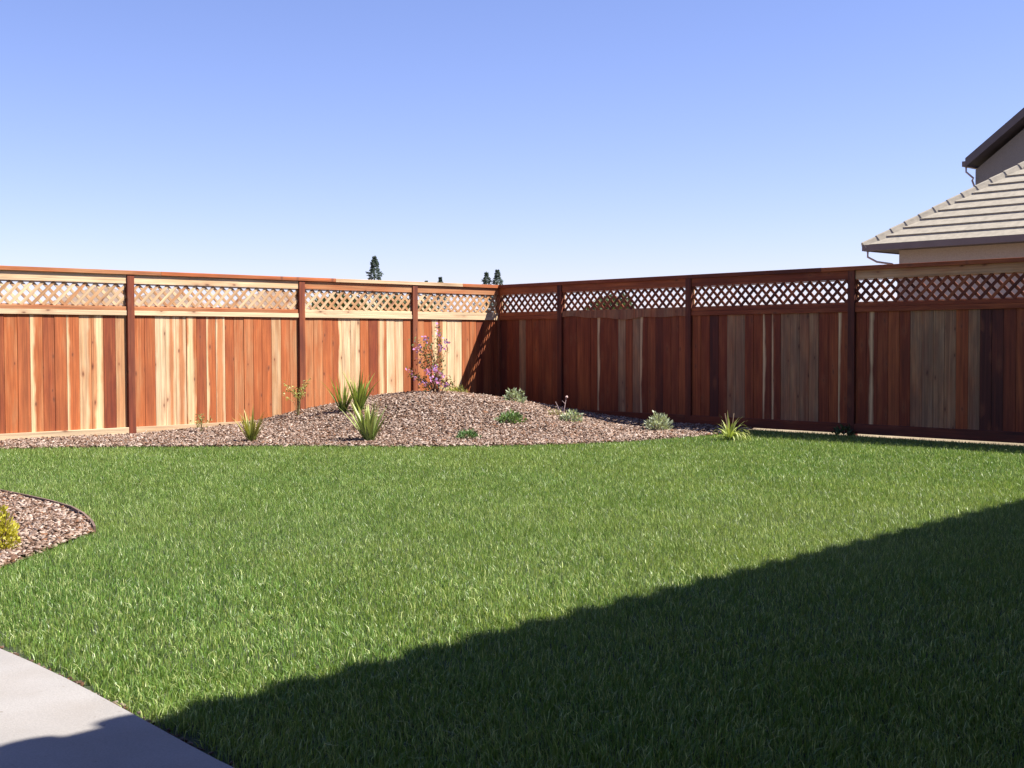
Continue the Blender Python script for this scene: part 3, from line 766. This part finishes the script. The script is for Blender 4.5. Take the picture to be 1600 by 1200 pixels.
def bed_point(px, py, lim=0.28):
    """where the pixel's ray meets the bark, at the latest just in front of the fences"""
    v = ray(px, py); v = v/v.y; Y = 12.0
    while Y < 20:
        x = v.x*Y
        if CAMH+v.z*Y <= bz(x, Y): break
        if x*NR.x+Y*NR.y > D_RIGHT-lim or x*DR.x+Y*DR.y > D_LEFT-lim: break
        Y += 0.02
    return Vector((v.x*Y, Y, bz(v.x*Y, Y)))
def plant(name, loc, label, cat, group=None):
    o = empty(name, loc); tag(o, label, cat, group); return o
def add(parent, name, arr, mat=LEAF):
    V, T, C = arr; o = np_mesh(name, V, T, mat, C); o.parent = parent; return o
def base_crown(parent, r=0.03, h=0.05):
    mb = MB(); mb.tube([(0, 0, -0.05), (0, 0, h*0.5), (0, 0, h)], [r, r*0.8, r*0.3], 7); mb.build('root_crown', STEM, parent)
STRAP = 'strap-leaved clumps in the bark bed'; GREY = 'low grey-green shrubs on the mound'
YG = (0.22, 0.30, 0.045)
p = plant('strap_leaf_plant', bed_point(393, 692), 'small strap-leaved clump with yellowish tips at the left lawn edge', 'plant', STRAP)
add(p, 'foliage', curve_blades(40, 0.46, 0.030, 1.0, (0.13, 0.21, 0.03), tipcol=(0.42, 0.36, 0.09))); base_crown(p)
p = plant('strap_leaf_plant', bed_point(536, 645), 'left half of the twin strap-leaved tufts high on the bark slope', 'plant', STRAP)
add(p, 'foliage', curve_blades(24, 0.56, 0.042, 1.05, (0.12, 0.20, 0.035), tipcol=(0.26, 0.31, 0.07))); base_crown(p)
p = plant('strap_leaf_plant', bed_point(561, 644), 'right half of the twin strap-leaved tufts high on the bark slope', 'plant', STRAP)
add(p, 'foliage', curve_blades(30, 0.64, 0.042, 1.1, (0.13, 0.22, 0.04), tipcol=(0.28, 0.33, 0.07))); base_crown(p)
p = plant('strap_leaf_plant', bed_point(577, 690), 'wide pale strap-leaved clump at the lawn edge below the twin tufts', 'plant', STRAP)
add(p, 'foliage', curve_blades(30, 0.56, 0.062, 1.25, (0.16, 0.25, 0.06), tipcol=(0.42, 0.46, 0.16), droop=0.25)); base_crown(p)
p = plant('daylily', ground(1140, 686, 0.02), 'arching yellow-green daylily clump at the foot of the right fence', 'plant')
add(p, 'foliage', curve_blades(58, 0.36, 0.024, 1.7, (0.20, 0.28, 0.05), tipcol=(0.45, 0.47, 0.15), droop=2.4))
mb = MB()
for s_ in (-1, 1): mb.tube([(0, 0, 0), (s_*0.03, 0, 0.16), (s_*0.05, 0.02, 0.29)], [0.006, 0.005, 0.008], 5)
mb.build('flower_stalk', STEM, p)
def low_shrub(px, py, rx, h, n, leaf, col, label, name='low_shrub', group=GREY, ratio=0.42):
    p = plant(name, bed_point(px, py), label, 'shrub', group)
    add(p, 'foliage', dome(n, rx, h, leaf, col, ratio=ratio))
    mb = MB()
    for k in range(7):
        a = k*0.9+px; mb.tube([(0, 0, -0.03), (math.cos(a)*rx*0.5, math.sin(a)*rx*0.5, h*0.7)], [0.008, 0.004], 5)
    mb.build('stems', STEM, p); return p
GG = (0.30, 0.35, 0.22)
low_shrub(804, 629, 0.15, 0.165, 380, 0.045, GG, 'pale grey-green shrub below the fence corner')
low_shrub(893, 660, 0.14, 0.13, 280, 0.048, GG, 'pale grey-green shrub beside dry twigs on the right slope')
low_shrub(1028, 673, 0.165, 0.19, 480, 0.05, (0.36, 0.40, 0.27), 'rightmost and largest pale grey-green shrub, by the right fence')
low_shrub(798, 661, 0.16, 0.12, 460, 0.045, (0.13, 0.21, 0.07), 'low green tuft on the slope right of the mound centre', group='low green tufts on the mound')
low_shrub(732, 686, 0.13, 0.085, 420, 0.035, (0.10, 0.18, 0.06), 'small dense green cushion near the lawn edge', group='low green tufts on the mound')
low_shrub(712, 612, 0.17, 0.13, 320, 0.06, (0.26, 0.28, 0.06), 'yellow-green tuft beside the flowering bush on the crest', group='low green tufts on the mound', ratio=0.25)
low_shrub(728, 612, 0.06, 0.10, 60, 0.05, (0.40, 0.34, 0.22), 'tiny dry straw-coloured tuft at the edge of the corner shadow', group='low green tufts on the mound', ratio=0.2)
low_shrub(868, 651, 0.10, 0.08, 110, 0.04, (0.38, 0.36, 0.15), 'sparse yellowish tuft left of the dry twigs', group='low green tufts on the mound', ratio=0.25)
# dry twigs
p = plant('dry_twigs', bed_point(879, 652), 'bare pinkish dry twigs against the shaded right fence', 'plant')
mb = MB()
for dx, h, b in ((-0.09, 0.20, 0), (0.05, 0.25, 1), (0.0, 0.14, 0)):
    mb.tube([(0, 0, -0.02), (dx*0.5, 0.0, h*0.5), (dx, 0.02, h)], [0.007, 0.006, 0.004], 5)
    if b: mb.tube([(dx*0.7, 0, h*0.7), (dx*0.7-0.04, 0, h*0.86)], [0.005, 0.003], 5)
mb.build('twigs', plain('dry_twig', (0.34, 0.25, 0.24), 0.9), p)
mb = MB(); mb.tube([(0.045, 0.02, 0.245), (0.055, 0.02, 0.262), (0.062, 0.02, 0.28)], [0.008, 0.020, 0.006], 7); mb.build('seed_head', plain('seed_head', (0.42, 0.30, 0.28), 0.9), p)
# weeds at the foot of the right fence
p = plant('weed', on_plane(1318, 690, NR, D_RIGHT-0.13).xy.to_3d(), 'dark weed in the shade at the foot of the right fence', 'plant')
add(p, 'foliage', dome(140, 0.11, 0.12, 0.05, (0.05, 0.09, 0.03)))
mb = MB(); mb.tube([(0, 0, -0.03), (0.01, 0, 0.1)], [0.008, 0.004], 5); mb.build('stems', STEM, p)
# wispy saplings by the left fence
def wispy(px, pybase, H, wd, n, col, label):
    b = bed_point(px, pybase, 0.5); p = plant('wispy_plant', b, label, 'plant', 'wispy plants by the left fence')
    mb = MB(); P = []
    for k in range(9):
        a = random.uniform(0, 6.28); r = wd*random.uniform(0.3, 1); z = H*random.uniform(0.55, 1)
        pts = [(0, 0, -0.03), (math.cos(a)*r*0.25, math.sin(a)*r*0.25, z*0.6), (math.cos(a)*r, math.sin(a)*r, z)]
        mb.tube(pts, [0.0035, 0.0028, 0.0015], 4); P.append((pts[1], pts[2]))
    mb.build('stems', plain('green_stem', (0.22, 0.20, 0.08), 0.8), p)
    A = []
    for i in range(n):
        q0, q1 = random.choice(P); f = random.uniform(0.25, 1.05); A.append([q0[j]+(q1[j]-q0[j])*f+random.gauss(0, 0.018) for j in range(3)])
    A = np.array(A); D = rng.normal(size=(n, 3)); D /= np.linalg.norm(D, axis=1, keepdims=True)
    L = 0.02+0.022*rng.random(n); add(p, 'foliage', leaf_arrays(A, D, L, L*0.5, np.array(col)*(0.7+0.6*rng.random((n, 1)))))
wispy(466, 646, 0.50, 0.24, 260, (0.34, 0.34, 0.10), 'wispy yellow-green sapling in front of the second fence post')
wispy(315, 677, 0.22, 0.15, 120, (0.34, 0.32, 0.12), 'small wispy weed beside the kickboard left of the mound')
# flowering bush on the crest
b = bed_point(682, 613.5, 0.85)
p = plant('flowering_bush', b, 'airy bush with purple-pink blossoms on the mound in front of the left fence', 'bush')
mb = MB(); tips = []; nodes_ = []
def px_off(px, py):        # offsets in the plane facing the camera at the bush
    return Vector(((px-682)*b.y/F, 0, (613.5-py)*b.y/F))
targets = [(655, 560), (650, 530), (648, 585), (667, 530), (672, 560), (684, 512), (690, 525), (697, 545), (693, 575), (680, 585), (700, 590), (672, 590), (660, 600), (641, 580), (706, 598), (688, 595), (663, 545), (676, 540)]
for (tx, ty) in targets:
    o = px_off(tx, ty); o.y = random.uniform(-0.20, 0.06)
    m1 = Vector((o.x*0.35+random.uniform(-.04, .04), o.y*0.4, o.z*0.5))
    mb.tube([(random.uniform(-.06, .06), random.uniform(-.03, .03), -0.04), m1, o], [0.010, 0.007, 0.003], 5)
    nodes_.append((m1, o)); tips.append(o)
mb.build('stems', plain('bush_stem', (0.25, 0.13, 0.08), 0.8), p)
n = 800; A = []
for i in range(n):
    q0, q1 = random.choice(nodes_); f = random.random()**0.7*1.05
    A.append([q0[j]+(q1[j]-q0[j])*f+random.gauss(0, 0.030) for j in range(3)])
A = np.array(A); D = rng.normal(size=(n, 3))+np.array([0, 0, 0.4]); D /= np.linalg.norm(D, axis=1, keepdims=True)
L = 0.028+0.024*rng.random(n); gc = np.where(rng.random((n, 1)) < 0.3, np.array([[0.30, 0.13, 0.06]]), np.array([[0.17, 0.20, 0.07]]))
add(p, 'foliage', leaf_arrays(A, D, L, L*0.55, gc*(0.7+0.6*rng.random((n, 1)))))
A = []
for (fx, fy, k) in [(668, 529, 14), (652, 540, 8), (686, 508, 7), (688, 522, 8), (698, 537, 12), (693, 545, 14), (640, 578, 8), (650, 590, 9), (671, 580, 18), (682, 576, 20), (692, 585, 16), (677, 592, 14), (688, 596, 12), (664, 599, 10), (700, 598, 9), (655, 548, 8), (661, 562, 5)]:
    o = px_off(fx, fy)
    for i in range(k): A.append((o.x+random.gauss(0, 0.026), random.uniform(-0.28, -0.1), o.z+random.gauss(0, 0.024)))
A = np.array(A); n = len(A); D = rng.normal(size=(n, 3)); D /= np.linalg.norm(D, axis=1, keepdims=True)
L = 0.030+0.018*rng.random(n); fc = np.where(rng.random((n, 1)) < 0.35, np.array([[0.33, 0.22, 0.46]]), np.array([[0.58, 0.24, 0.48]]))
add(p, 'blossoms', leaf_arrays(A, D, L, L*0.9, fc*(0.75+0.5*rng.random((n, 1)))))
# golden shrub in the small bed
sg = ground(2, 857, 0.02)
p = plant('golden_shrub', sg, 'yellow-green shrub in the small bark bed at the left edge', 'shrub')
add(p, 'foliage', dome(850, 0.078, 0.20, 0.025, (0.46, 0.42, 0.05), colv=0.45, ratio=0.55, upness=0.8))
mb = MB()
for k in range(8):
    a = k*0.8; mb.tube([(0, 0, -0.03), (math.cos(a)*0.03, math.sin(a)*0.03, 0.1), (math.cos(a)*0.07, math.sin(a)*0.07, 0.2)], [0.007, 0.005, 0.003], 5)
mb.build('stems', STEM, p)

# ================================================================== bark mulch
def chips(name, poly, hfun, dens, label, keep=None, size=1.0, spill=0.0, cat='bark mulch', shade=(0.80, 0.755, 0.695)):
    xs = [q[0] for q in poly]; ys = [q[1] for q in poly]
    area = (max(xs)-min(xs))*(max(ys)-min(ys)); n = int(area*dens)
    x = rng.uniform(min(xs), max(xs), n); y = rng.uniform(min(ys), max(ys), n)
    k = inside(x, y, poly)
    k |= (dist_poly(x, y, poly) < 0.12) & (rng.random(n) < spill)
    k &= x > -0.41*y-1.3
    if keep is not None: k &= keep(x, y)
    x, y = x[k], y[k]; n = len(x); z = hfun(x, y)
    L = size*(0.020+0.060*rng.random(n)**1.9); Wd = np.minimum(L*(0.22+0.45*rng.random(n)), 0.022); Th = 0.003+0.007*rng.random(n)
    a = rng.random(n)*6.283; p1 = rng.normal(0, 0.32, n); p2 = rng.normal(0, 0.32, n)
    ux = np.stack([np.cos(a)*np.cos(p1), np.sin(a)*np.cos(p1), np.sin(p1)], 1)
    uy = np.stack([-np.sin(a)*np.cos(p2), np.cos(a)*np.cos(p2), np.sin(p2)], 1); uz = np.cross(ux, uy)
    C0 = np.stack([x, y, z+0.006+0.016*rng.random(n)], 1)
    cor = []
    for sx, sy, sz in ((-1,-1,-1),(1,-1,-1),(1,1,-1),(-1,1,-1),(-1,-1,1),(1,-1,1),(1,1,1),(-1,1,1)):
        j = 0.65+0.5*rng.random((n, 2))
        cor.append(C0+ux*(sx*L/2*j[:, 0])[:, None]+uy*(sy*Wd/2*j[:, 1])[:, None]+uz*(sz*Th/2)[:, None])
    V = np.stack(cor, 1).reshape(-1, 3); b = (np.arange(n)*8)[:, None]
    tr = np.array([(4,5,6),(4,6,7),(0,1,5),(0,5,4),(1,2,6),(1,6,5),(2,3,7),(2,7,6),(3,0,4),(3,4,7)])
    T = (b[:, None, :]*0+b[:, :, None]+tr[None]).reshape(-1, 3)
    pal = np.array([[0.10, 0.055, 0.036], [0.15, 0.088, 0.06], [0.22, 0.152, 0.12], [0.34, 0.265, 0.225], [0.45, 0.375, 0.335], [0.22, 0.11, 0.06]])
    c = np.array(shade)*pal[rng.choice(6, n, p=[.13, .19, .23, .25, .14, .06])]*(0.8+0.4*rng.random((n, 1)))
    o = np_mesh(name, V, T, CHIP, np.repeat(np.concatenate([c, np.ones((n, 1))], 1), 8, 0))
    tag(o, label, cat, kind='stuff'); return n
NR2 = np.array([NR.x, NR.y]); DR2 = np.array([DR.x, DR.y])
kp = lambda x, y: (x*NR.x+y*NR.y < D_RIGHT-0.02) & (x*DR.x+y*DR.y < D_LEFT-0.02)
chips('bark_mulch', bed_poly, bed_height, 2150, 'pinkish brown bark chips covering the mounded bed in the corner', kp, 0.86, 0.08)
chips('bark_mulch', tip_poly, lambda x, y: 0.012+0.012*wob(x, y, 4), 4600, 'coarse bark chips in the small bed at the left edge', size=0.8)

# crumbs of soil and dead leaves in the gap along the slab
_o = []
for i, q in enumerate(pat):
    d = pat[min(i+1, len(pat)-1)]-pat[max(i-1, 0)]; d.z = 0; d.normalize(); _o.append((q.x-d.y*0.04, q.y+d.x*0.04))
gap_poly = [(q.x, q.y) for q in pat] + _o[::-1]
chips('soil_crumbs', gap_poly, lambda x, y: -0.006+0*x, 2600, 'brown soil crumbs and dead leaves along the patio edge', size=0.38, cat='soil', shade=(0.42, 0.40, 0.36))

# ================================================================== the grass
def grass():
    Vs, Ts, Cs, off = [], [], [], 0
    def band(y0, y1, dens, near, fade=None):
        nonlocal off
        xm = 0.41*y1+2.2; n = int((2*xm)*(y1-y0)*dens)
        x = rng.uniform(-xm, xm, n); y = rng.uniform(y0, y1, n)
        k = (np.abs(x) < 0.41*y+2.2) & (x*NR.x+y*NR.y < D_RIGHT-0.06) & (x*DR.x+y*DR.y < D_LEFT-0.1)
        if fade: pr = np.clip((y-fade[0])/(fade[1]-fade[0]), 0, 1); k &= rng.random(n) < (1-pr if near else pr)
        x, y = x[k], y[k]
        k = ~inside(x, y, bed_poly) & ~inside(x, y, tip_poly) & ~inside(x, y, pat_poly); x, y = x[k], y[k]
        d = np.minimum(dist_line(x, y, [(q.x, q.y) for q in pat]), dist_line(x, y, [(q.x, q.y) for q in ed]))
        # thinner right at the slab
        k = rng.random(len(x)) < np.clip((dist_line(x, y, [(q.x, q.y) for q in pat])-0.03+0.03*wob(x, y, 5)+0.015*wob(x, y, 17))/0.06, 0.04, 1); x, y, d = x[k], y[k], d[k]
        n = len(x)
        clump = wob(x, y, 7.0, 2.0)*0.5+wob(x, y, 19.0, 5.0)*0.5
        H = (0.041+0.006*clump+0.006*wob(x, y, 1.3, 1.0))*(0.5+0.7*rng.random(n)); H = np.maximum(H, 0.015)
        Wd = (0.0021+0.0017*rng.random(n))*(1.0 if near else 1.0+0.16*np.maximum(0, y-6))
        a = rng.random(n)*6.283; lean = np.abs(rng.normal(0, 0.52, n))+0.05
        bias = np.stack([0.10*wob(x, y, 3.1, 4.0), 0.10*wob(x, y, 2.7, 7.0)], 1)
        d2 = np.stack([np.cos(a), np.sin(a)], 1)*lean[:, None]+bias
        fa = rng.random(n)*6.283; s = np.stack([np.cos(fa), np.sin(fa), np.zeros(n)], 1)*Wd[:, None]/2
        r = np.stack([x, y, np.full(n, -0.004)], 1)
        mid = r+np.concatenate([d2*(H*0.28)[:, None], (H*0.58)[:, None]], 1)
        tip = r+np.concatenate([d2*(H*1.0)[:, None], (H*(1-0.22*lean))[:, None]], 1)
        # colours
        pt = wob(x, y, 0.55, 0.7)*0.45+wob(x, y, 1.9, 3.0)*0.3+wob(x, y, 6.3, 1.0)*0.25
        gA = np.array([0.110, 0.215, 0.036]); gB = np.array([0.235, 0.305, 0.072]); gS = np.array([0.46, 0.52, 0.20])
        w = np.clip(0.45+0.5*pt+0.26*rng.normal(size=n), 0, 1)[:, None]; c = gA*(1-w)+gB*w
        st = (rng.random((n, 1)) < 0.15); c = np.where(st, gS*(0.7+0.5*rng.random((n, 1))), c)*((0.75+0.5*rng.random((n, 1))) if near else (0.5+1.0*rng.random((n, 1))))
        c = np.concatenate([c, np.ones((n, 1))], 1); lo = c*np.array([0.8, 0.85, 0.8, 1]); 
        if near:
            V = np.stack([r-s, r+s, mid-s*0.9, mid+s*0.9, tip], 1).reshape(-1, 3); b = (np.arange(n)*5)[:, None]+off
            T = np.concatenate([b+np.array([[0, 1, 3]]), b+np.array([[0, 3, 2]]), b+np.array([[2, 3, 4]])]); off += 5*n
            C = np.stack([lo, lo, c, c, c], 1).reshape(-1, 4)
        else:
            V = np.stack([r-s, r+s, tip], 1).reshape(-1, 3); b = (np.arange(n)*3)[:, None]+off
            T = b+np.array([[0, 1, 2]]); off += 3*n; C = np.stack([lo, lo, c], 1).reshape(-1, 4)
        Vs.append(V); Ts.append(T); Cs.append(C)
    band(2.3, 4.2, 18500, True); band(4.2, 7.2, 13500, True, (4.4, 7.2)); band(4.2, 7.6, 13000, False, (4.4, 7.2))
    band(7.6, 10.0, 10500, False); band(10.0, 13.0, 8000, False); band(13.0, 17.0, 5000, False)
    o = np_mesh('grass', np.concatenate(Vs), np.concatenate(Ts), GRASS, np.concatenate(Cs))
    tag(o, 'short green lawn grass filling the yard up to the beds', 'grass', kind='stuff')
grass()
